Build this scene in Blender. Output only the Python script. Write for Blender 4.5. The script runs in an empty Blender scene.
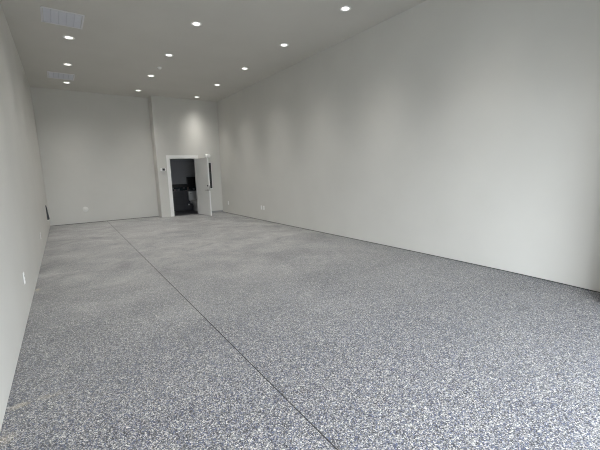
import bpy, bmesh, math, random
from mathutils import Vector, Matrix

scene = bpy.context.scene
COL = scene.collection
PI = math.pi

# ------------------------------------------------------------------ camera
cam_d = bpy.data.cameras.new('camera')
cam = bpy.data.objects.new('camera', cam_d)
COL.objects.link(cam)
scene.camera = cam
cam_d.sensor_fit = 'HORIZONTAL'
cam_d.sensor_width = 36.0
cam_d.lens = 36.0 * 333.125 / 600.0
cam_d.clip_start = 0.02
CX, CZ = 0.471, 1.5
yaw, pitch, roll = math.radians(35.032), math.radians(9.171), math.radians(-1.423)
fw = Vector((math.sin(yaw) * math.cos(pitch), math.cos(yaw) * math.cos(pitch), -math.sin(pitch)))
rt = Vector((math.cos(yaw), -math.sin(yaw), 0))
up = rt.cross(fw)
r2 = rt * math.cos(roll) + up * math.sin(roll)
u2 = -rt * math.sin(roll) + up * math.cos(roll)
cam.matrix_world = Matrix(((r2.x, u2.x, -fw.x, CX), (r2.y, u2.y, -fw.y, 0.0),
                           (r2.z, u2.z, -fw.z, CZ), (0, 0, 0, 1)))

# ------------------------------------------------------------------ sky, light, exposure
SKY = 9.6            # overcast daylight through the shop front
BEAM_N = 10.5         # how tight their beams are
SPOT_W = 285.0        # each recessed downlight
world = bpy.data.worlds.new('overcast_sky')
scene.world = world
world.use_nodes = True
bgn = world.node_tree.nodes['Background']
bgn.inputs['Color'].default_value = (0.87, 0.94, 1.0, 1)
bgn.inputs['Strength'].default_value = SKY
vs = scene.view_settings
vs.view_transform = 'Standard'
vs.look = 'None'
vs.gamma = 1.0
vs.use_curve_mapping = False
vs.exposure = 0.09
scene.cycles.max_bounces = 14
scene.cycles.diffuse_bounces = 10
scene.cycles.use_denoising = True
scene.cycles.denoising_prefilter = 'NONE'
scene.cycles.filter_width = 1.1
scene.cycles.sample_clamp_indirect = 8.0

# ------------------------------------------------------------------ dimensions (metres)
W, H = 5.515, 4.129
LB, LF = 12.873, 12.39       # back wall, bathroom front wall
XB = 3.198                    # left end of the bathroom front
YF = -0.45                    # shop front (inner face)
BY = 14.15                    # bathroom back wall
DX0, DX1, DZ = 3.61, 4.545, 2.065    # door opening
WIN_X0, WIN_X1, WIN_Z0, WIN_Z1 = 0.12, 4.40, 0.06, 2.48

portal_d = bpy.data.lights.new('shop_front_portal', 'AREA')
portal = bpy.data.objects.new('shop_front_portal', portal_d)
COL.objects.link(portal)
portal_d.shape = 'RECTANGLE'
portal_d.size = WIN_X1 - WIN_X0
portal_d.size_y = WIN_Z1 - WIN_Z0
portal.location = ((WIN_X0 + WIN_X1) / 2, YF - 0.16, (WIN_Z0 + WIN_Z1) / 2)
portal.rotation_euler = (PI / 2, 0, 0)      # faces +y into the room
portal_d.cycles.is_portal = True


# ------------------------------------------------------------------ material helpers
def mat(name, col, rough=0.6, metal=0.0, spec=0.5, emit=None, estr=0.0):
    m = bpy.data.materials.new(name)
    m.use_nodes = True
    b = m.node_tree.nodes['Principled BSDF']
    b.inputs['Base Color'].default_value = (*col, 1)
    b.inputs['Roughness'].default_value = rough
    b.inputs['Metallic'].default_value = metal
    b.inputs['Specular IOR Level'].default_value = spec
    if emit:
        b.inputs['Emission Color'].default_value = (*emit, 1)
        b.inputs['Emission Strength'].default_value = estr
    return m


def paint(name, col, rough=0.7, spec=0.3, var=0.02, bump=0.03, bscale=220.0):
    """rolled wall paint: a faint mottling and orange-peel bump"""
    m = mat(name, col, rough, 0, spec)
    nt = m.node_tree
    N, Lk = nt.nodes, nt.links
    b = N['Principled BSDF']
    tc = N.new('ShaderNodeTexCoord')
    n1 = N.new('ShaderNodeTexNoise')
    n1.inputs['Scale'].default_value = 1.3
    n1.inputs['Detail'].default_value = 4
    mr = N.new('ShaderNodeMapRange')
    mr.inputs['From Min'].default_value = 0.3
    mr.inputs['From Max'].default_value = 0.7
    mr.inputs['To Min'].default_value = 1 - var
    mr.inputs['To Max'].default_value = 1 + var
    mx = N.new('ShaderNodeVectorMath')
    mx.operation = 'SCALE'
    mx.inputs[0].default_value = col
    n2 = N.new('ShaderNodeTexNoise')
    n2.inputs['Scale'].default_value = bscale
    bp = N.new('ShaderNodeBump')
    bp.inputs['Strength'].default_value = bump
    bp.inputs['Distance'].default_value = 0.002
    Lk.new(tc.outputs['Object'], n1.inputs['Vector'])
    Lk.new(tc.outputs['Object'], n2.inputs['Vector'])
    Lk.new(n1.outputs['Fac'], mr.inputs['Value'])
    Lk.new(mr.outputs['Result'], mx.inputs['Scale'])
    Lk.new(mx.outputs['Vector'], b.inputs['Base Color'])
    Lk.new(n2.outputs['Fac'], bp.inputs['Height'])
    Lk.new(bp.outputs['Normal'], b.inputs['Normal'])
    return m


def flake_floor():
    m = mat('vinyl_flake_epoxy', (0.4, 0.4, 0.42), 0.4, 0, 0.5)
    nt = m.node_tree
    N, Lk = nt.nodes, nt.links
    b = N['Principled BSDF']
    tc = N.new('ShaderNodeTexCoord')

    def vor(scale, seed):
        mp = N.new('ShaderNodeMapping')
        mp.inputs['Location'].default_value = (seed, seed * 1.7, 0)
        mp.inputs['Rotation'].default_value = (0, 0, seed)
        v = N.new('ShaderNodeTexVoronoi')
        v.voronoi_dimensions = '2D'
        v.inputs['Scale'].default_value = scale
        Lk.new(tc.outputs['Object'], mp.inputs['Vector'])
        Lk.new(mp.outputs['Vector'], v.inputs['Vector'])
        s = N.new('ShaderNodeSeparateColor')
        Lk.new(v.outputs['Color'], s.inputs['Color'])
        return s

    def ramp(stops):
        r = N.new('ShaderNodeValToRGB')
        r.color_ramp.interpolation = 'CONSTANT'
        e = r.color_ramp.elements
        while len(e) < len(stops):
            e.new(0.5)
        for el, (p, c) in zip(e, stops):
            el.position = p
            el.color = (*c, 1)
        return r

    big = vor(138.0, 0.37)
    small = vor(230.0, 1.31)
    stops = [(0.0, (0.014, 0.015, 0.02)), (0.20, (0.062, 0.066, 0.075)), (0.40, (0.062, 0.079, 0.142)),
             (0.57, (0.175, 0.18, 0.19)), (0.75, (0.33, 0.327, 0.32)), (0.915, (0.58, 0.57, 0.545))]
    r1 = ramp(stops)
    r2_ = ramp(stops)
    Lk.new(big.outputs[0], r1.inputs['Fac'])
    Lk.new(small.outputs[0], r2_.inputs['Fac'])
    gt = N.new('ShaderNodeMath')
    gt.operation = 'GREATER_THAN'
    gt.inputs[1].default_value = 0.55
    Lk.new(small.outputs[1], gt.inputs[0])
    mix = N.new('ShaderNodeMix')
    mix.data_type = 'RGBA'
    Lk.new(gt.outputs[0], mix.inputs['Factor'])
    Lk.new(r1.outputs['Color'], mix.inputs[6])
    Lk.new(r2_.outputs['Color'], mix.inputs[7])

    # wiped dust film in broad streaks across the room
    mp = N.new('ShaderNodeMapping')
    mp.inputs['Scale'].default_value = (0.45, 1.0, 1)
    mp.inputs['Rotation'].default_value = (0, 0, 0.25)
    ns = N.new('ShaderNodeTexNoise')
    ns.inputs['Scale'].default_value = 1.9
    ns.inputs['Detail'].default_value = 7
    ns.inputs['Roughness'].default_value = 0.68
    ns.inputs['Distortion'].default_value = 0.2
    Lk.new(tc.outputs['Object'], mp.inputs['Vector'])
    Lk.new(mp.outputs['Vector'], ns.inputs['Vector'])
    dm = N.new('ShaderNodeMapRange')
    dm.inputs['From Min'].default_value = 0.36
    dm.inputs['From Max'].default_value = 0.66
    dm.inputs['To Min'].default_value = 0.38
    dm.inputs['To Max'].default_value = 0.88
    Lk.new(ns.outputs['Fac'], dm.inputs['Value'])
    # more dust towards the back of the room
    sx = N.new('ShaderNodeSeparateXYZ')
    Lk.new(tc.outputs['Object'], sx.inputs['Vector'])
    dy = N.new('ShaderNodeMapRange')
    dy.inputs['From Min'].default_value = 2.0
    dy.inputs['From Max'].default_value = 6.6
    dy.inputs['To Min'].default_value = 0.0
    dy.inputs['To Max'].default_value = 1.0
    Lk.new(sx.outputs['Y'], dy.inputs['Value'])
    mul = N.new('ShaderNodeMath')
    mul.operation = 'MULTIPLY'
    Lk.new(dm.outputs['Result'], mul.inputs[0])
    Lk.new(dy.outputs['Result'], mul.inputs[1])
    md = N.new('ShaderNodeMix')
    md.data_type = 'RGBA'
    md.inputs[7].default_value = (0.33, 0.33, 0.325, 1)
    Lk.new(mul.outputs[0], md.inputs['Factor'])
    Lk.new(mix.outputs[2], md.inputs[6])
    # the dust itself lies thicker and paler in some smears than in others
    mp2 = N.new('ShaderNodeMapping')
    mp2.inputs['Scale'].default_value = (0.85, 1.0, 1)
    mp2.inputs['Rotation'].default_value = (0, 0, -0.3)
    n3 = N.new('ShaderNodeTexNoise')
    n3.inputs['Scale'].default_value = 1.5
    n3.inputs['Detail'].default_value = 8
    n3.inputs['Roughness'].default_value = 0.72
    n3.inputs['Distortion'].default_value = 0.5
    Lk.new(tc.outputs['Object'], mp2.inputs['Vector'])
    Lk.new(mp2.outputs['Vector'], n3.inputs['Vector'])
    dc = N.new('ShaderNodeValToRGB')
    dc.color_ramp.elements[0].position = 0.36
    dc.color_ramp.elements[0].color = (0.21, 0.212, 0.215, 1)
    dc.color_ramp.elements[1].position = 0.64
    dc.color_ramp.elements[1].color = (0.45, 0.45, 0.44, 1)
    Lk.new(n3.outputs['Fac'], dc.inputs['Fac'])
    Lk.new(dc.outputs['Color'], md.inputs[7])
    last = md.outputs[2]

    # tan smears beside the left wall
    for (px, py, rad, f, sq) in ((0.06, 2.74, 0.085, 0.5, 1.8), (0.03, 5.60, 0.045, 0.7, 0.5), (0.03, 2.42, 0.07, 0.3, 1.0),
                                 (0.22, 2.74, 0.14, 0.2, 3.0)):
        mp = N.new('ShaderNodeMapping')
        mp.vector_type = 'POINT'
        mp.inputs['Location'].default_value = (-px, -py * sq, 0)
        mp.inputs['Scale'].default_value = (1, sq, 1)
        ln = N.new('ShaderNodeVectorMath')
        ln.operation = 'LENGTH'
        Lk.new(tc.outputs['Object'], mp.inputs['Vector'])
        Lk.new(mp.outputs['Vector'], ln.inputs[0])
        nn = N.new('ShaderNodeTexNoise')
        nn.inputs['Scale'].default_value = 14
        Lk.new(tc.outputs['Object'], nn.inputs['Vector'])
        ad = N.new('ShaderNodeMath')
        ad.operation = 'MULTIPLY_ADD'
        ad.inputs[1].default_value = rad * 1.2
        Lk.new(nn.outputs['Fac'], ad.inputs[0])
        Lk.new(ln.outputs['Value'], ad.inputs[2])
        mr = N.new('ShaderNodeMapRange')
        mr.inputs['From Min'].default_value = rad * 0.6
        mr.inputs['From Max'].default_value = rad * 1.5
        mr.inputs['To Min'].default_value = f
        mr.inputs['To Max'].default_value = 0
        Lk.new(ad.outputs[0], mr.inputs['Value'])
        ms = N.new('ShaderNodeMix')
        ms.data_type = 'RGBA'
        ms.inputs[7].default_value = (0.56, 0.49, 0.36, 1)
        Lk.new(mr.outputs['Result'], ms.inputs['Factor'])
        Lk.new(last, ms.inputs[6])
        last = ms.outputs[2]
    Lk.new(last, b.inputs['Base Color'])

    rr = N.new('ShaderNodeMapRange')
    rr.inputs['From Min'].default_value = 0.35
    rr.inputs['From Max'].default_value = 0.7
    rr.inputs['To Min'].default_value = 0.36
    rr.inputs['To Max'].default_value = 0.52
    Lk.new(ns.outputs['Fac'], rr.inputs['Value'])
    Lk.new(rr.outputs['Result'], b.inputs['Roughness'])
    bp = N.new('ShaderNodeBump')
    bp.inputs['Strength'].default_value = 0.25
    bp.inputs['Distance'].default_value = 0.001
    Lk.new(small.outputs[2], bp.inputs['Height'])
    Lk.new(bp.outputs['Normal'], b.inputs['Normal'])
    return m


def mosaic(name):
    """narrow border of small glass tiles in browns, greys and black"""
    m = mat(name, (0.1, 0.1, 0.1), 0.25)
    nt = m.node_tree
    N, Lk = nt.nodes, nt.links
    tc = N.new('ShaderNodeTexCoord')
    v = N.new('ShaderNodeTexVoronoi')
    v.distance = 'CHEBYCHEV'
    v.inputs['Scale'].default_value = 13
    v.inputs['Randomness'].default_value = 0.35
    s = N.new('ShaderNodeSeparateColor')
    r = N.new('ShaderNodeValToRGB')
    r.color_ramp.interpolation = 'CONSTANT'
    e = r.color_ramp.elements
    st = [(0, (0.02, 0.03, 0.035)), (0.50, (0.09, 0.09, 0.10)), (0.72, (0.17, 0.13, 0.125)), (0.88, (0.15, 0.15, 0.16))]
    while len(e) < 4:
        e.new(0.5)
    for el, (p, c) in zip(e, st):
        el.position = p
        el.color = (*c, 1)
    Lk.new(tc.outputs['Object'], v.inputs['Vector'])
    Lk.new(v.outputs['Color'], s.inputs['Color'])
    Lk.new(s.outputs[0], r.inputs['Fac'])
    Lk.new(r.outputs['Color'], N['Principled BSDF'].inputs['Base Color'])
    return m


def tile(name, col, grout, w, h, rough=0.3):
    m = mat(name, col, rough)
    nt = m.node_tree
    N, Lk = nt.nodes, nt.links
    tc = N.new('ShaderNodeTexCoord')
    sp = N.new('ShaderNodeSeparateXYZ')
    cb = N.new('ShaderNodeCombineXYZ')
    ax = N.new('ShaderNodeMath')
    ax.operation = 'ADD'
    br = N.new('ShaderNodeTexBrick')
    br.offset = 0.0
    br.inputs['Scale'].default_value = 1
    br.inputs['Brick Width'].default_value = w
    br.inputs['Row Height'].default_value = h
    br.inputs['Mortar Size'].default_value = 0.003
    br.inputs['Color1'].default_value = (*col, 1)
    br.inputs['Color2'].default_value = (*[c * 1.15 for c in col], 1)
    br.inputs['Mortar'].default_value = (*grout, 1)
    Lk.new(tc.outputs['Object'], sp.inputs['Vector'])
    Lk.new(sp.outputs['X'], cb.inputs['X'])
    Lk.new(sp.outputs['Y'], ax.inputs[0])
    Lk.new(sp.outputs['Z'], ax.inputs[1])
    Lk.new(ax.outputs[0], cb.inputs['Y'])
    Lk.new(cb.outputs['Vector'], br.inputs['Vector'])
    Lk.new(br.outputs['Color'], N['Principled BSDF'].inputs['Base Color'])
    return m


M = {}
M['wall'] = paint('warm_grey_wall_paint', (0.65, 0.642, 0.612))
M['ceil'] = paint('grey_ceiling_paint', (0.61, 0.595, 0.56))
M['gap'] = mat('wall_gap_shade', (0.02, 0.02, 0.02), 0.9)
M['floor'] = flake_floor()
M['joint'] = mat('joint_sealant', (0.012, 0.012, 0.013), 0.7)
M['white'] = mat('white_gloss_paint', (0.90, 0.90, 0.89), 0.4)
M['door'] = mat('door_light_grey_paint', (0.82, 0.82, 0.81), 0.45)
M['edge'] = mat('door_edge_white', (0.92, 0.92, 0.92), 0.4)
M['plastic'] = mat('white_plastic', (0.93, 0.93, 0.92), 0.5)
M['slot'] = mat('outlet_slot_dark', (0.05, 0.05, 0.05), 0.6)
M['black'] = mat('black_plastic', (0.012, 0.012, 0.013), 0.35)
M['steel'] = mat('brushed_nickel', (0.30, 0.29, 0.28), 0.35, 1.0)
M['ventframe'] = mat('vent_frame_white', (0.74, 0.74, 0.76), 0.45)
M['vent'] = mat('vent_panel_pale_grey', (0.66, 0.67, 0.72), 0.5)
M['ventline'] = mat('vent_divider_grey', (0.57, 0.58, 0.63), 0.5)
M['lens'] = mat('lit_lens', (0.9, 0.9, 0.88), 0.5, emit=(1.0, 0.97, 0.92), estr=2.5)
M['cove'] = mat('grey_vinyl_base', (0.34, 0.34, 0.34), 0.5)
M['plate'] = mat('painted_round_plate', (0.78, 0.775, 0.75), 0.55)
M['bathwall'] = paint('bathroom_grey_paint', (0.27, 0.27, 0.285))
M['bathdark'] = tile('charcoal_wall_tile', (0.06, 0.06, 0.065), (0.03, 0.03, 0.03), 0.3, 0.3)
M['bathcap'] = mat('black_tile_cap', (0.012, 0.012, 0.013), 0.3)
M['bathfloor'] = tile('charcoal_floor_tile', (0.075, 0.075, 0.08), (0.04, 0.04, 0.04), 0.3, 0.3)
M['mosaic'] = mosaic('glass_mosaic')
M['porcelain'] = mat('white_porcelain', (0.72, 0.72, 0.72), 0.2)
M['panel'] = mat('dark_panel_face', (0.035, 0.037, 0.04), 0.35)
M['pave'] = mat('pavement_concrete', (0.32, 0.32, 0.31), 0.9)
M['alu'] = mat('dark_bronze_aluminium', (0.06, 0.055, 0.05), 0.4, 0.6)
M['charcoal'] = mat('charcoal_metal', (0.03, 0.033, 0.04), 0.5)


# ------------------------------------------------------------------ mesh helpers
def add_box(bm, lo, hi):
    r = bmesh.ops.create_cube(bm, size=1.0)
    c = [(a + b) / 2 for a, b in zip(lo, hi)]
    s = [abs(b - a) for a, b in zip(lo, hi)]
    for v in r['verts']:
        v.co = Vector((c[0] + v.co.x * s[0], c[1] + v.co.y * s[1], c[2] + v.co.z * s[2]))
    return r['verts']


def add_tube(bm, p0, p1, r0, r1=None, seg=16):
    r1 = r0 if r1 is None else r1
    p0, p1 = Vector(p0), Vector(p1)
    d = p1 - p0
    q = d.to_track_quat('Z', 'Y').to_matrix().to_4x4()
    mx = Matrix.Translation((p0 + p1) / 2) @ q
    bmesh.ops.create_cone(bm, cap_ends=True, segments=seg, radius1=r0, radius2=r1, depth=d.length, matrix=mx)


def add_lathe(bm, prof, seg=32, mx=Matrix()):
    """profile [(r, z)...] spun about z; first/last with r=0 closes"""
    rings = []
    for r, z in prof:
        if r < 1e-6:
            rings.append([bm.verts.new(mx @ Vector((0, 0, z)))])
        else:
            rings.append([bm.verts.new(mx @ Vector((r * math.cos(2 * PI * i / seg), r * math.sin(2 * PI * i / seg), z))) for i in range(seg)])
    for a, b in zip(rings, rings[1:]):
        for i in range(seg):
            j = (i + 1) % seg
            if len(a) == 1 and len(b) == 1:
                continue
            if len(a) == 1:
                bm.faces.new((a[0], b[j], b[i]))
            elif len(b) == 1:
                bm.faces.new((a[i], a[j], b[0]))
            else:
                bm.faces.new((a[i], a[j], b[j], b[i]))


def add_loft(bm, secs, seg=32):
    """stack of superellipse sections (cx, cy, z, rx, ry, power), capped"""
    rings = []
    for cx, cy, z, rx, ry, pw in secs:
        ring = []
        for i in range(seg):
            t = 2 * PI * i / seg
            c, s = math.cos(t), math.sin(t)
            ring.append(bm.verts.new((cx + rx * math.copysign(abs(c) ** (2 / pw), c),
                                      cy + ry * math.copysign(abs(s) ** (2 / pw), s), z)))
        rings.append(ring)
    for a, b in zip(rings, rings[1:]):
        for i in range(seg):
            j = (i + 1) % seg
            bm.faces.new((a[i], a[j], b[j], b[i]))
    bm.faces.new(list(reversed(rings[0])))
    bm.faces.new(rings[-1])


def obj(name, bm, m, parent=None, bevel=0.0, smooth=False, seg=2):
    bmesh.ops.recalc_face_normals(bm, faces=bm.faces[:])
    me = bpy.data.meshes.new(name)
    bm.to_mesh(me)
    bm.free()
    me.materials.append(m)
    o = bpy.data.objects.new(name, me)
    COL.objects.link(o)
    if parent:
        o.parent = parent
    if bevel:
        b = o.modifiers.new('bevel', 'BEVEL')
        b.width = bevel
        b.segments = seg
        b.limit_method = 'ANGLE'
    if smooth:
        for p in me.polygons:
            p.use_smooth = True
        me.set_sharp_from_angle(angle=math.radians(40))
    return o


def boxes(name, lst, m, parent=None, bevel=0.0):
    bm = bmesh.new()
    for lo, hi in lst:
        add_box(bm, lo, hi)
    return obj(name, bm, m, parent, bevel)


def struct(o, label=None, cat=None):
    o['kind'] = 'structure'
    if label:
        o['label'] = label
        o['category'] = cat
    return o


def tag(o, label, cat, group=None):
    o['label'] = label
    o['category'] = cat
    if group:
        o['group'] = group
    return o


def thing(name, label, cat, loc=(0, 0, 0), rotz=0.0, group=None):
    o = bpy.data.objects.new(name, None)
    COL.objects.link(o)
    o.empty_display_size = 0.1
    o.location = loc
    o.rotation_euler = (0, 0, rotz)
    return tag(o, label, cat, group)


def dup(root, loc, rotz, label, group=None):
    r = root.copy()
    COL.objects.link(r)
    r.location = loc
    r.rotation_euler = (0, 0, rotz)
    tag(r, label, root['category'], group)
    for ch in list(root.children):
        c = ch.copy()
        COL.objects.link(c)
        c.parent = r
        for g in ch.children:
            d = g.copy()
            COL.objects.link(d)
            d.parent = c
    return r


# ------------------------------------------------------------------ the room shell
T = 0.14
GAP = 0.010
struct(boxes('floor', [((-T, YF - T, -0.12), (W + T, LB + T, 0))], M['floor']),
       'grey, white and blue speckled epoxy flake floor of the empty room', 'floor')
struct(boxes('ceiling', [((-T, YF - T, H), (W + T, BY + T, H + 0.15))], M['ceil']),
       'plain grey ceiling with recessed downlights', 'ceiling')
struct(boxes('wall_left', [((-T, YF - T, 0.007), (0, LB + T, H))], M['wall']),
       'long light grey wall on the left', 'wall')
# the right wall is not quite plumb or straight at its foot
FOOT = [(YF - T, 5.44), (0.4, 5.46), (1.0, 5.483), (1.5, 5.522), (2.1, 5.548), (3.1, 5.560), (4.2, 5.558), (5.2, 5.549),
        (6.4, 5.530), (8.1, 5.503), (10.0, 5.485), (LF, 5.478), (BY + T, 5.478)]


def foot(y):
    n = len(FOOT)
    for k in range(n - 1):
        if y <= FOOT[k + 1][0] or k == n - 2:
            (y0, x0), (y1, x1) = FOOT[k], FOOT[k + 1]
            m0 = (x1 - FOOT[k - 1][1]) / (y1 - FOOT[k - 1][0]) if k > 0 else (x1 - x0) / (y1 - y0)
            m1 = (FOOT[k + 2][1] - x0) / (FOOT[k + 2][0] - y0) if k < n - 2 else (x1 - x0) / (y1 - y0)
            d = y1 - y0
            t = min(max((y - y0) / d, 0), 1)
            return ((2 * t ** 3 - 3 * t ** 2 + 1) * x0 + (t ** 3 - 2 * t ** 2 + t) * d * m0
                    + (-2 * t ** 3 + 3 * t ** 2) * x1 + (t ** 3 - t ** 2) * d * m1)


def wall_x(y, z):
    return foot(y) + (W - foot(y)) * z / H


def ruled(z0, z1, inset, thick, ya, yb, n):
    bm = bmesh.new()
    rows = []
    for k in range(n + 1):
        y = ya + (yb - ya) * k / n
        rows.append([bm.verts.new(c) for c in ((wall_x(y, z0) + inset, y, z0), (wall_x(y, z1) + inset, y, z1),
                                               (W + thick, y, z1), (W + thick, y, z0))])
    for a, b in zip(rows, rows[1:]):
        for q in range(4):
            r = (q + 1) % 4
            bm.faces.new((a[q], a[r], b[r], b[q]))
    bm.faces.new(rows[0])
    bm.faces.new(rows[-1])
    return bm


struct(obj('wall_right', ruled(GAP, H, 0, T, YF - T, BY + T, 120), M['wall'], smooth=True),
       'long bare light grey wall on the right', 'wall')
struct(boxes('wall_back', [((0, LB, GAP), (XB + 0.0, LB + T, H))], M['wall']),
       'plain light grey back wall left of the bathroom', 'wall')
# bathroom front wall with its opening, plus the short return to the back wall
bm = bmesh.new()
add_box(bm, (XB, LF, 0), (DX0, LF + T, H))
add_box(bm, (DX1, LF, 0), (W, LF + T, H))
add_box(bm, (DX0, LF, DZ), (DX1, LF + T, H))
add_box(bm, (XB, LF + T, 0), (XB + T, BY, H))
struct(obj('wall_bathroom', bm, M['wall']), 'light grey wall around the bathroom doorway, standing forward of the back wall', 'wall')
# front wall behind the viewpoint with the shop-front opening
bm = bmesh.new()
add_box(bm, (0, YF - T, WIN_Z1), (W, YF, H))
add_box(bm, (0, YF - T, 0), (WIN_X0, YF, WIN_Z1))
add_box(bm, (WIN_X1, YF - T, 0), (W, YF, WIN_Z1))
add_box(bm, (WIN_X0, YF - T, 0), (WIN_X1, YF, WIN_Z0))
struct(obj('wall_front', bm, M['wall']), 'light grey front wall around the shop window', 'wall')
struct(boxes('added_shade_pier', [((W - 0.48, 0.45, 0), (W + 0.02, 0.92, H))], M['wall']), 'light grey boxed column added out of view to shade the right wall', 'column')  # unseen column, added to cast soft shade on the right wall
w1 = struct(bpy.data.objects.new('window_1', None), 'wide bronze-framed shop window in the front wall', 'window')
COL.objects.link(w1)
w1.location = ((WIN_X0 + WIN_X1) / 2, YF - 0.10, 0)
bm = bmesh.new()
hw = (WIN_X1 - WIN_X0) / 2
for k in range(4):
    x = -hw + 0.025 + k * (2 * hw - 0.05) / 3
    add_box(bm, (x - 0.025, -0.03, WIN_Z0), (x + 0.025, 0.05, WIN_Z1))
for z in (WIN_Z0 + 0.025, 2.05, WIN_Z1 - 0.025):
    add_box(bm, (-hw, -0.029, z - 0.025), (hw, 0.049, z + 0.025))
obj('window_frame', bm, M['alu'], w1)
struct(boxes('ground', [((-30, -40, -0.2), (36, YF - T, -0.06))], M['pave']), 'concrete pavement outside the shop window', 'pavement')
# near-black strips paint the shade in the gaps where the wallboard stops short
struct(boxes('trim_1', [((0, LB + 0.004, 0), (XB, LB + 0.03, GAP))], M['gap']), 'thin dark strip painted as shade in the gap under the back wall', 'trim')
struct(obj('trim_2', ruled(0, GAP, 0.004, 0.05, YF, LF, 60), M['gap']), 'thin dark strip painted as shade in the gap under the right wall', 'trim')
struct(boxes('trim_3', [((-0.03, YF, 0), (-0.004, LB, 0.007))], M['gap']), 'thin dark strip painted as shade in the gap under the left wall', 'trim')
# sawn joint running the length of the slab
bm = bmesh.new()
ja, jb = Vector((1.523, YF)), Vector((1.550, LB))
hwj = 0.0036
vsj = [bm.verts.new((p.x + s * hwj, p.y, z)) for p in (ja, jb) for s in (-1, 1) for z in (-0.004, 0.0012)]
bmesh.ops.convex_hull(bm, input=vsj)
struct(obj('trim_4', bm, M['joint']), 'thin dark joint running lengthwise along the floor', 'floor joint')
# grey vinyl base right of the doorway
struct(boxes('baseboard_bathroom', [((DX1 + 0.105, LF - 0.008, 0), (foot(LF) - 0.004, LF, 0.07))], M['cove'], bevel=0.002),
       'short grey baseboard right of the bathroom door', 'baseboard')
# white casing and jamb of the bathroom doorway
bm = bmesh.new()
CW = 0.10
add_box(bm, (DX0 - CW, LF - 0.016, 0), (DX0, LF, DZ + CW))
add_box(bm, (DX1, LF - 0.016, 0), (DX1 + CW, LF, DZ + CW))
add_box(bm, (DX0, LF - 0.016, DZ), (DX1, LF, DZ + CW))
add_box(bm, (DX0, LF - 0.012, 0), (DX0 + 0.018, LF + T, DZ))
add_box(bm, (DX1 - 0.018, LF - 0.012, 0), (DX1, LF + T, DZ))
add_box(bm, (DX0 + 0.018, LF - 0.012, DZ - 0.018), (DX1 - 0.018, LF + T, DZ))
struct(obj('trim_5', bm, M['white'], bevel=0.002), 'white casing around the bathroom doorway', 'door frame')

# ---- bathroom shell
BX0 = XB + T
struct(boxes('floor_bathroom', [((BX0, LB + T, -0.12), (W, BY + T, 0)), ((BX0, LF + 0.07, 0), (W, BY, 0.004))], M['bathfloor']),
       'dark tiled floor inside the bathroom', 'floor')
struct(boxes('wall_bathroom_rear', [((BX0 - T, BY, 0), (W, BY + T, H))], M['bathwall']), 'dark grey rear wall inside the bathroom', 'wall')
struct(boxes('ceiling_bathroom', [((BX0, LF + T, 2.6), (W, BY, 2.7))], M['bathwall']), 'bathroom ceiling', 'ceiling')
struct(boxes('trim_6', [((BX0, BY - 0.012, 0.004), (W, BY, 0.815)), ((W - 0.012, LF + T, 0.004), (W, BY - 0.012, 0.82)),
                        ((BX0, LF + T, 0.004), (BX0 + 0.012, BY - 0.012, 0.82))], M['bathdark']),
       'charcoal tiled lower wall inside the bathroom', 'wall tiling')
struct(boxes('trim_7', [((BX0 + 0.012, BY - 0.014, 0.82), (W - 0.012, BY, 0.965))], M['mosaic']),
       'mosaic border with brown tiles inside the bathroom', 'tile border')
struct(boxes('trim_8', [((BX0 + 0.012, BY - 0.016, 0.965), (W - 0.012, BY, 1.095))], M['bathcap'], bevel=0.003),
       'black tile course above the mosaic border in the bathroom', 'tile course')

# ------------------------------------------------------------------ bathroom door
DW = 0.925
door = bpy.data.objects.new('door_1', None)
COL.objects.link(door)
door.location = (DX1 - 0.012, LF - 0.014, 0)
ang = math.atan2(11.45 - LF, 4.655 - DX1)      # direction hinge -> free end
door.rotation_euler = (0, 0, ang)
struct(door, 'light grey bathroom door standing wide open into the room', 'door')
# local: x along the leaf, y = thickness; the face seen from the camera is at -y
bm = bmesh.new()
add_box(bm, (0.0, 0.0, 0.012), (DW - 0.004, 0.044, DZ - 0.022))
obj('door_panel', bm, M['door'], door, 0.0015)
e = boxes('door_edge', [((DW - 0.004, 0.0, 0.012), (DW, 0.044, DZ - 0.022))], M['edge'], door)
e['label'] = 'white lock edge'
e = boxes('latch_plate', [((DW, 0.010, 0.90), (DW + 0.0015, 0.034, 1.08))], M['steel'], door)
e['label'] = 'metal latch plate'
for s in (-1, 1):
    y0 = 0.0 if s < 0 else 0.044
    bm = bmesh.new()
    xh = DW - 0.07
    add_tube(bm, (xh, y0, 0.92), (xh, y0 + s * 0.012, 0.92), 0.028, seg=24)
    add_tube(bm, (xh, y0 + s * 0.010, 0.92), (xh, y0 + s * 0.055, 0.92), 0.011)
    add_tube(bm, (xh + 0.01, y0 + s * 0.05, 0.92), (xh - 0.125, y0 + s * 0.05, 0.92), 0.011, 0.009)
    o = obj('door_lever', bm, M['steel'], door, smooth=True)
    o['label'] = 'brushed metal lever handle'
    bm = bmesh.new()
    add_tube(bm, (xh, y0, 1.075), (xh, y0 + s * 0.014, 1.075), 0.029, seg=24)
    add_box(bm, (xh - 0.005, min(y0, y0 + s * 0.026), 1.055), (xh + 0.005, max(y0, y0 + s * 0.026), 1.095))
    obj('deadbolt', bm, M['charcoal'], door)
for z in (0.22, 1.02, 1.80):
    bm = bmesh.new()
    add_tube(bm, (-0.004, 0.05, z - 0.05), (-0.004, 0.05, z + 0.05), 0.007)
    add_box(bm, (-0.0005, 0.044, z - 0.05), (0.03, 0.046, z + 0.05))
    obj('hinge', bm, M['steel'], door)

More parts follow.
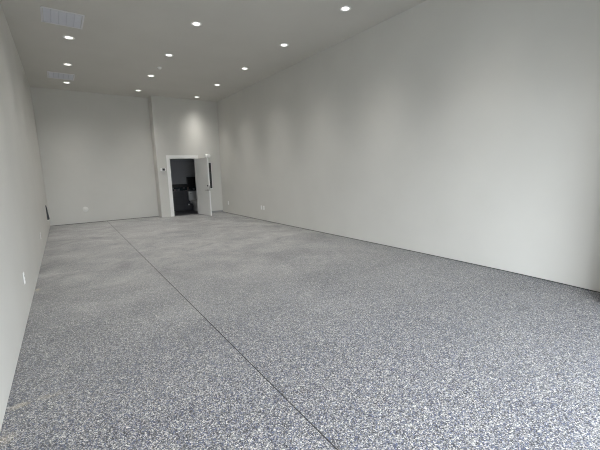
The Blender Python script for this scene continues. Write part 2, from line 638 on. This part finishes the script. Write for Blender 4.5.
# ------------------------------------------------------------------ recessed downlights
dl = thing('recessed_downlight', '', 'ceiling light', (0, 0, H))
bm = bmesh.new()
add_lathe(bm, [(0.062, 0.0), (0.062, -0.004), (0.076, -0.009), (0.092, -0.007), (0.096, 0.0)], 40)
obj('trim_ring', bm, M['plastic'], dl, smooth=True)
bm = bmesh.new()
add_lathe(bm, [(0.0, -0.0045), (0.05, -0.0045), (0.0625, -0.003), (0.0625, 0.0), (0.0, 0.0)], 40)
o = obj('lens', bm, M['lens'], dl, smooth=True)
o['label'] = 'lit round lens'
ld = bpy.data.lights.new('downlight_beam', 'SPOT')
ld.energy = SPOT_W
ld.color = (1.0, 0.965, 0.91)
ld.spot_size = math.radians(172)
ld.spot_blend = 0.2
# beam profile of the reflector: intensity falls off as a power of the cosine off axis
ld.use_nodes = True
lnt = ld.node_tree
lem = lnt.nodes['Emission']
ltc = lnt.nodes.new('ShaderNodeTexCoord')
lsx = lnt.nodes.new('ShaderNodeSeparateXYZ')
lab = lnt.nodes.new('ShaderNodeMath')
lab.operation = 'ABSOLUTE'
lpw = lnt.nodes.new('ShaderNodeMath')
lpw.operation = 'POWER'
lpw.inputs[1].default_value = BEAM_N
lnt.links.new(ltc.outputs['Normal'], lsx.inputs['Vector'])
lnt.links.new(lsx.outputs['Z'], lab.inputs[0])
lnt.links.new(lab.outputs[0], lpw.inputs[0])
lnt.links.new(lpw.outputs[0], lem.inputs['Strength'])
ld.shadow_soft_size = 0.06
lo = bpy.data.objects.new('downlight_beam', ld)
COL.objects.link(lo)
lo.parent = dl
lo.location = (0, 0, -0.012)
G = 'recessed ceiling downlights'
spots = []
# left row, middle row, right row: far to near
lab_l = ['recessed downlight in the left row beside the back wall, beyond the far vent',
         'recessed downlight in the left row just in front of the far vent',
         'recessed downlight in the left row just behind the near, larger-looking vent',
         'recessed downlight in the left row, cut by the picture top']
for k, l in enumerate(lab_l):
    spots.append((0.872, 11.86 - 1.875 * k + (0.06 if k == 3 else 0), l))
lab_m = ['farthest downlight of the middle row, left of the bathroom wall corner',
         'middle-row downlight, second from the back, just beyond the small detector',
         'middle-row downlight, third from the back, just in front of the small detector',
         'nearest and largest downlight of the middle row']
for k, l in enumerate(lab_m):
    spots.append((2.722, 11.885 - 1.875 * k, l))
lab_r = ['downlight in the right row directly above the bathroom door',
         'right-row downlight, second from the bathroom wall',
         'right-row downlight, third from the bathroom wall, midway along the row',
         'right-row downlight, fourth from the bathroom wall, second nearest',
         'nearest downlight of the right row, close to the picture top']
for k, l in enumerate(lab_r):
    spots.append((4.593, 11.925 - 1.876 * k, l))
# rows carry on over and behind the viewpoint
over = []
for x, y0 in ((0.872, 4.36), (0.872, 2.48), (0.872, 0.61), (2.722, 4.385), (2.722, 2.51), (2.722, 0.635), (4.593, 2.545), (4.593, 0.67)):
    over.append((x, y0))
for i, (x, y, l) in enumerate(spots):
    if i == 0:
        dl.location = (x, y, H)
        tag(dl, l, 'ceiling light', G)
    else:
        dup(dl, (x, y, H), 0, l, G)
for x, y in over:
    dup(dl, (x, y, H), 0, 'recessed downlight overhead, outside the picture', G)

# ------------------------------------------------------------------ ceiling vents
vent = thing('ceiling_vent', 'near square ceiling vent with five pale panels, upper left of the picture', 'ceiling vent',
             (0.774, 7.21, H), 0.015, 'ceiling vents')
VX, VY = 0.295, 0.318
bm = bmesh.new()
fwid = 0.028
add_box(bm, (-VX, -VY, -0.012), (VX, -VY + fwid, 0))
add_box(bm, (-VX, VY - fwid, -0.012), (VX, VY, 0))
add_box(bm, (-VX, -VY + fwid, -0.012), (-VX + fwid, VY - fwid, 0))
add_box(bm, (VX - fwid, -VY + fwid, -0.012), (VX, VY - fwid, 0))
obj('vent_frame', bm, M['ventframe'], vent, 0.003)
iw = 2 * (VX - fwid)
for k in range(5):
    x0 = -VX + fwid + iw * k / 5
    bm = bmesh.new()
    add_box(bm, (x0 + 0.006, -VY + fwid, -0.005), (x0 + iw / 5 - 0.006, VY - fwid, 0))
    for j in range(22):          # fine fixed blades
        y = -VY + fwid + 0.014 + j * (2 * (VY - fwid) - 0.028) / 21
        add_box(bm, (x0 + 0.006, y - 0.004, -0.008), (x0 + iw / 5 - 0.006, y + 0.004, -0.004))
    obj('vent_panel', bm, M['vent'], vent)
for k in range(1, 5):
    x0 = -VX + fwid + iw * k / 5
    boxes('divider', [((x0 - 0.006, -VY + fwid, -0.004), (x0 + 0.006, VY - fwid, 0))], M['ventline'], vent)
dup(vent, (0.745, 11.165, H), 0.015, 'far square ceiling vent between two downlights of the left row', 'ceiling vents')

# small detector between two downlights of the middle row
det = thing('smoke_detector', 'small round white ceiling detector between two middle-row downlights', 'smoke detector', (2.746, 9.146, H))
bm = bmesh.new()
add_lathe(bm, [(0.0, 0), (0.055, 0), (0.055, -0.012), (0.05, -0.02), (0.0, -0.02)], 32)
obj('detector_base', bm, M['plastic'], det, smooth=True)
bm = bmesh.new()
add_lathe(bm, [(0.0, -0.02), (0.04, -0.02), (0.036, -0.04), (0.022, -0.048), (0.0, -0.05)], 32)
obj('detector_cap', bm, M['plastic'], det, smooth=True)


# ------------------------------------------------------------------ outlets (plate faces local -y)
def make_outlet(label, loc, rotz, group=None):
    t = thing('wall_outlet', label, 'outlet', loc, rotz, group)
    boxes('cover_plate', [((-0.040, -0.007, -0.064), (0.040, 0, 0.064))], M['plastic'], t, 0.003)
    for z in (-0.022, 0.022):
        bm = bmesh.new()
        add_box(bm, (-0.015, -0.0078, z - 0.016), (0.015, -0.004, z + 0.016))
        r = obj('socket', bm, M['plastic'], t)
        boxes('socket_slot', [((-0.008, -0.0086, z - 0.004), (-0.006, -0.0075, z + 0.006)),
                              ((0.006, -0.0086, z - 0.004), (0.008, -0.0075, z + 0.006)),
                              ((-0.002, -0.0086, z - 0.011), (0.002, -0.0075, z - 0.007))], M['slot'], r)
    return t


GO = 'white wall outlets'
out = make_outlet('white outlet low on the left wall, the nearer of its two', (0, 4.675, 0.408), PI / 2, GO)
dup(out, (0, 8.08, 0.39), PI / 2, 'white outlet low on the left wall, the farther of its two, towards the back corner', GO)
for y, z, l in ((11.81, 0.385, 'single white outlet low on the right wall, closest to the bathroom wall corner'),
                (9.25, 0.40, 'farther of the two white outlets side by side on the right wall'),
                (9.10, 0.40, 'nearer of the two white outlets side by side on the right wall')):
    dup(out, (wall_x(y, z), y, z), -PI / 2, l, GO)

# round blank plate on the back wall
bm = bmesh.new()
add_lathe(bm, [(0.0, 0), (0.083, 0), (0.083, 0.004), (0.078, 0.007), (0.0, 0.008)], 40, Matrix.Translation((0, 0, 0)) @ Matrix.Rotation(PI / 2, 4, 'X'))
pl = tag(obj('round_cover_plate', bm, M['plate'], smooth=True), 'pale round blank plate low on the back wall', 'cover plate')
pl.location = (0.974, LB, 0.446)

# ------------------------------------------------------------------ thermostat and blank plate left of the doorway
th = thing('thermostat', 'white thermostat with black screen left of the bathroom doorway', 'thermostat', (3.375, LF, 1.675))
boxes('thermostat_body', [((-0.09, -0.022, -0.052), (0.09, 0, 0.052))], M['plastic'], th, 0.006)
o = boxes('thermostat_screen', [((-0.025, -0.024, -0.040), (0.057, -0.02, 0.040))], M['black'], th, 0.002)
o['label'] = 'black screen'
bp_ = thing('blank_switch_plate', 'faint grey blank plate just under the thermostat', 'wall plate', (3.40, LF, 1.50))
boxes('cover_plate', [((-0.04, -0.004, -0.062), (0.04, 0, 0.062))], M['wall'], bp_, 0.002)
for z in (-0.042, 0.042):
    bm = bmesh.new()
    add_tube(bm, (0, -0.002, z), (0, -0.0055, z), 0.004, seg=10)
    obj('screw', bm, M['ventline'], bp_)

# ------------------------------------------------------------------ things on the wall behind the open door
fp = thing('framed_panel', 'tall dark framed panel on the wall behind the open bathroom door', 'wall panel', (4.915, LF, 0.91))
boxes('panel_face', [((-0.19, -0.022, 0.02), (0.19, -0.004, 1.0))], M['panel'], fp)
o = boxes('panel_frame', [((-0.205, -0.03, 0.0), (-0.19, 0, 1.02)), ((0.19, -0.03, 0.0), (0.205, 0, 1.02)),
                          ((-0.185, -0.03, 0.0), (0.185, 0, 0.03)), ((-0.185, -0.03, 0.99), (0.185, 0, 1.02))], M['door'], fp, 0.003)
o['label'] = 'light grey frame'
el = thing('emergency_light', 'small white rounded emergency light on the wall above the open door', 'emergency light', (5.00, LF, 2.15))
bm = bmesh.new()
add_loft(bm, [(0, -0.028, -0.062, 0.06, 0.022, 3), (0, -0.038, -0.05, 0.085, 0.036, 3), (0, -0.042, 0.0, 0.095, 0.041, 3.5),
              (0, -0.038, 0.05, 0.085, 0.036, 3), (0, -0.028, 0.062, 0.06, 0.022, 3)], 32)
obj('light_housing', bm, M['plastic'], el, smooth=True)
boxes('back_plate', [((-0.06, -0.012, -0.04), (0.06, 0, 0.04))], M['plastic'], el)
for s in (-1, 1):
    bm = bmesh.new()
    add_tube(bm, (s * 0.045, -0.07, -0.014), (s * 0.045, -0.092, -0.017), 0.022, 0.026, seg=20)
    obj('lamp_head', bm, M['plastic'], el, smooth=True)

# slim dark box low on the left wall near the back corner: its cover leans out a little at the foot
wb = thing('wall_box', 'slim dark box low on the left wall near the back corner', 'wall box', (0, 11.7, 0.33))
bm = bmesh.new()
vsb = [bm.verts.new(c) for y in (-0.09, 0.09) for c in ((0, y, 0.40), (0.016, y, 0.40), (0.050, y, 0.02), (0.044, y, 0.0), (0, y, 0.0))]
bmesh.ops.convex_hull(bm, input=vsb)
obj('box_body', bm, M['charcoal'], wb, 0.003)
o = boxes('bottom_lip', [((0, -0.085, -0.022), (0.040, 0.085, 0.0))], M['plastic'], wb, 0.002)
o['label'] = 'pale lip along the bottom'
o = boxes('cover_catch', [((0.0165, -0.02, 0.37), (0.022, 0.02, 0.392))], M['steel'], wb, 0.001)
o['label'] = 'small metal catch'

# ------------------------------------------------------------------ bathroom fittings
toi = thing('toilet', 'white toilet in the dark bathroom, half hidden by the open door', 'toilet', (4.89, BY - 0.016, 0.004))
bm = bmesh.new()
add_loft(bm, [(0, -0.10, 0.40, 0.195, 0.085, 6), (0, -0.10, 0.44, 0.205, 0.092, 6), (0, -0.10, 0.72, 0.215, 0.096, 6), (0, -0.10, 0.745, 0.215, 0.096, 6)], 48)
obj('tank', bm, M['porcelain'], toi, smooth=True)
bm = bmesh.new()
add_loft(bm, [(0, -0.102, 0.745, 0.220, 0.099, 6), (0, -0.102, 0.752, 0.226, 0.101, 6), (0, -0.102, 0.775, 0.226, 0.101, 6), (0, -0.102, 0.785, 0.215, 0.094, 6)], 48)
obj('tank_lid', bm, M['porcelain'], toi, smooth=True)
bm = bmesh.new()
add_loft(bm, [(0, -0.36, 0.0, 0.10, 0.25, 3), (0, -0.36, 0.04, 0.095, 0.24, 2.6), (0, -0.36, 0.17, 0.09, 0.225, 2.4), (0, -0.38, 0.26, 0.125, 0.26, 2.3),
              (0, -0.40, 0.35, 0.16, 0.295, 2.3), (0, -0.40, 0.39, 0.168, 0.30, 2.3)], 40)
add_box(bm, (-0.13, -0.24, 0.28), (0.13, -0.02, 0.40))
obj('bowl', bm, M['porcelain'], toi, smooth=True)
bm = bmesh.new()
add_loft(bm, [(0, -0.42, 0.392, 0.170, 0.285, 2.3), (0, -0.42, 0.407, 0.173, 0.288, 2.3), (0, -0.42, 0.425, 0.170, 0.285, 2.3), (0, -0.42, 0.432, 0.17, 0.265, 2.3)], 40)
obj('seat_lid', bm, M['porcelain'], toi, smooth=True)
bm = bmesh.new()
add_tube(bm, (-0.15, -0.195, 0.69), (-0.15, -0.215, 0.69), 0.012)
add_tube(bm, (-0.155, -0.212, 0.69), (-0.085, -0.216, 0.675), 0.006)
o = obj('flush_lever', bm, M['steel'], toi, smooth=True)
o['label'] = 'metal flush lever'
sv = thing('supply_valve', 'small bright shut-off valve on the bathroom wall left of the toilet', 'valve', (4.69, BY - 0.012, 0.23))
bm = bmesh.new()
add_lathe(bm, [(0, 0.0), (0.03, 0.0), (0.024, 0.01), (0, 0.01)], 24, Matrix.Rotation(PI / 2, 4, 'X'))
obj('escutcheon', bm, M['plastic'], sv, smooth=True)
bm = bmesh.new()
add_tube(bm, (0, -0.008, 0), (0, -0.06, 0), 0.010)
add_tube(bm, (0, -0.045, 0), (0, -0.045, 0.04), 0.009)
obj('valve_body', bm, M['plastic'], sv, smooth=True)
bm = bmesh.new()
add_lathe(bm, [(0, 0.06), (0.022, 0.06), (0.022, 0.072), (0, 0.075)], 20, Matrix.Rotation(PI / 2, 4, 'X'))
obj('valve_knob', bm, M['plastic'], sv, smooth=True)
cb_ = thing('wall_cabinet', 'black cabinet on the bathroom wall above the toilet', 'cabinet', (4.90, BY, 1.085))
boxes('cabinet_body', [((-0.22, -0.13, 0), (0.22, 0, 0.28))], M['black'], cb_, 0.004)
boxes('cabinet_top', [((-0.23, -0.14, 0.28), (0.23, 0, 0.295))], M['charcoal'], cb_, 0.002)
boxes('cabinet_door', [((-0.21, -0.143, 0.01), (-0.003, -0.13, 0.27))], M['black'], cb_, 0.003)
boxes('cabinet_door', [((0.003, -0.143, 0.01), (0.21, -0.143 + 0.013, 0.27))], M['black'], cb_, 0.003)
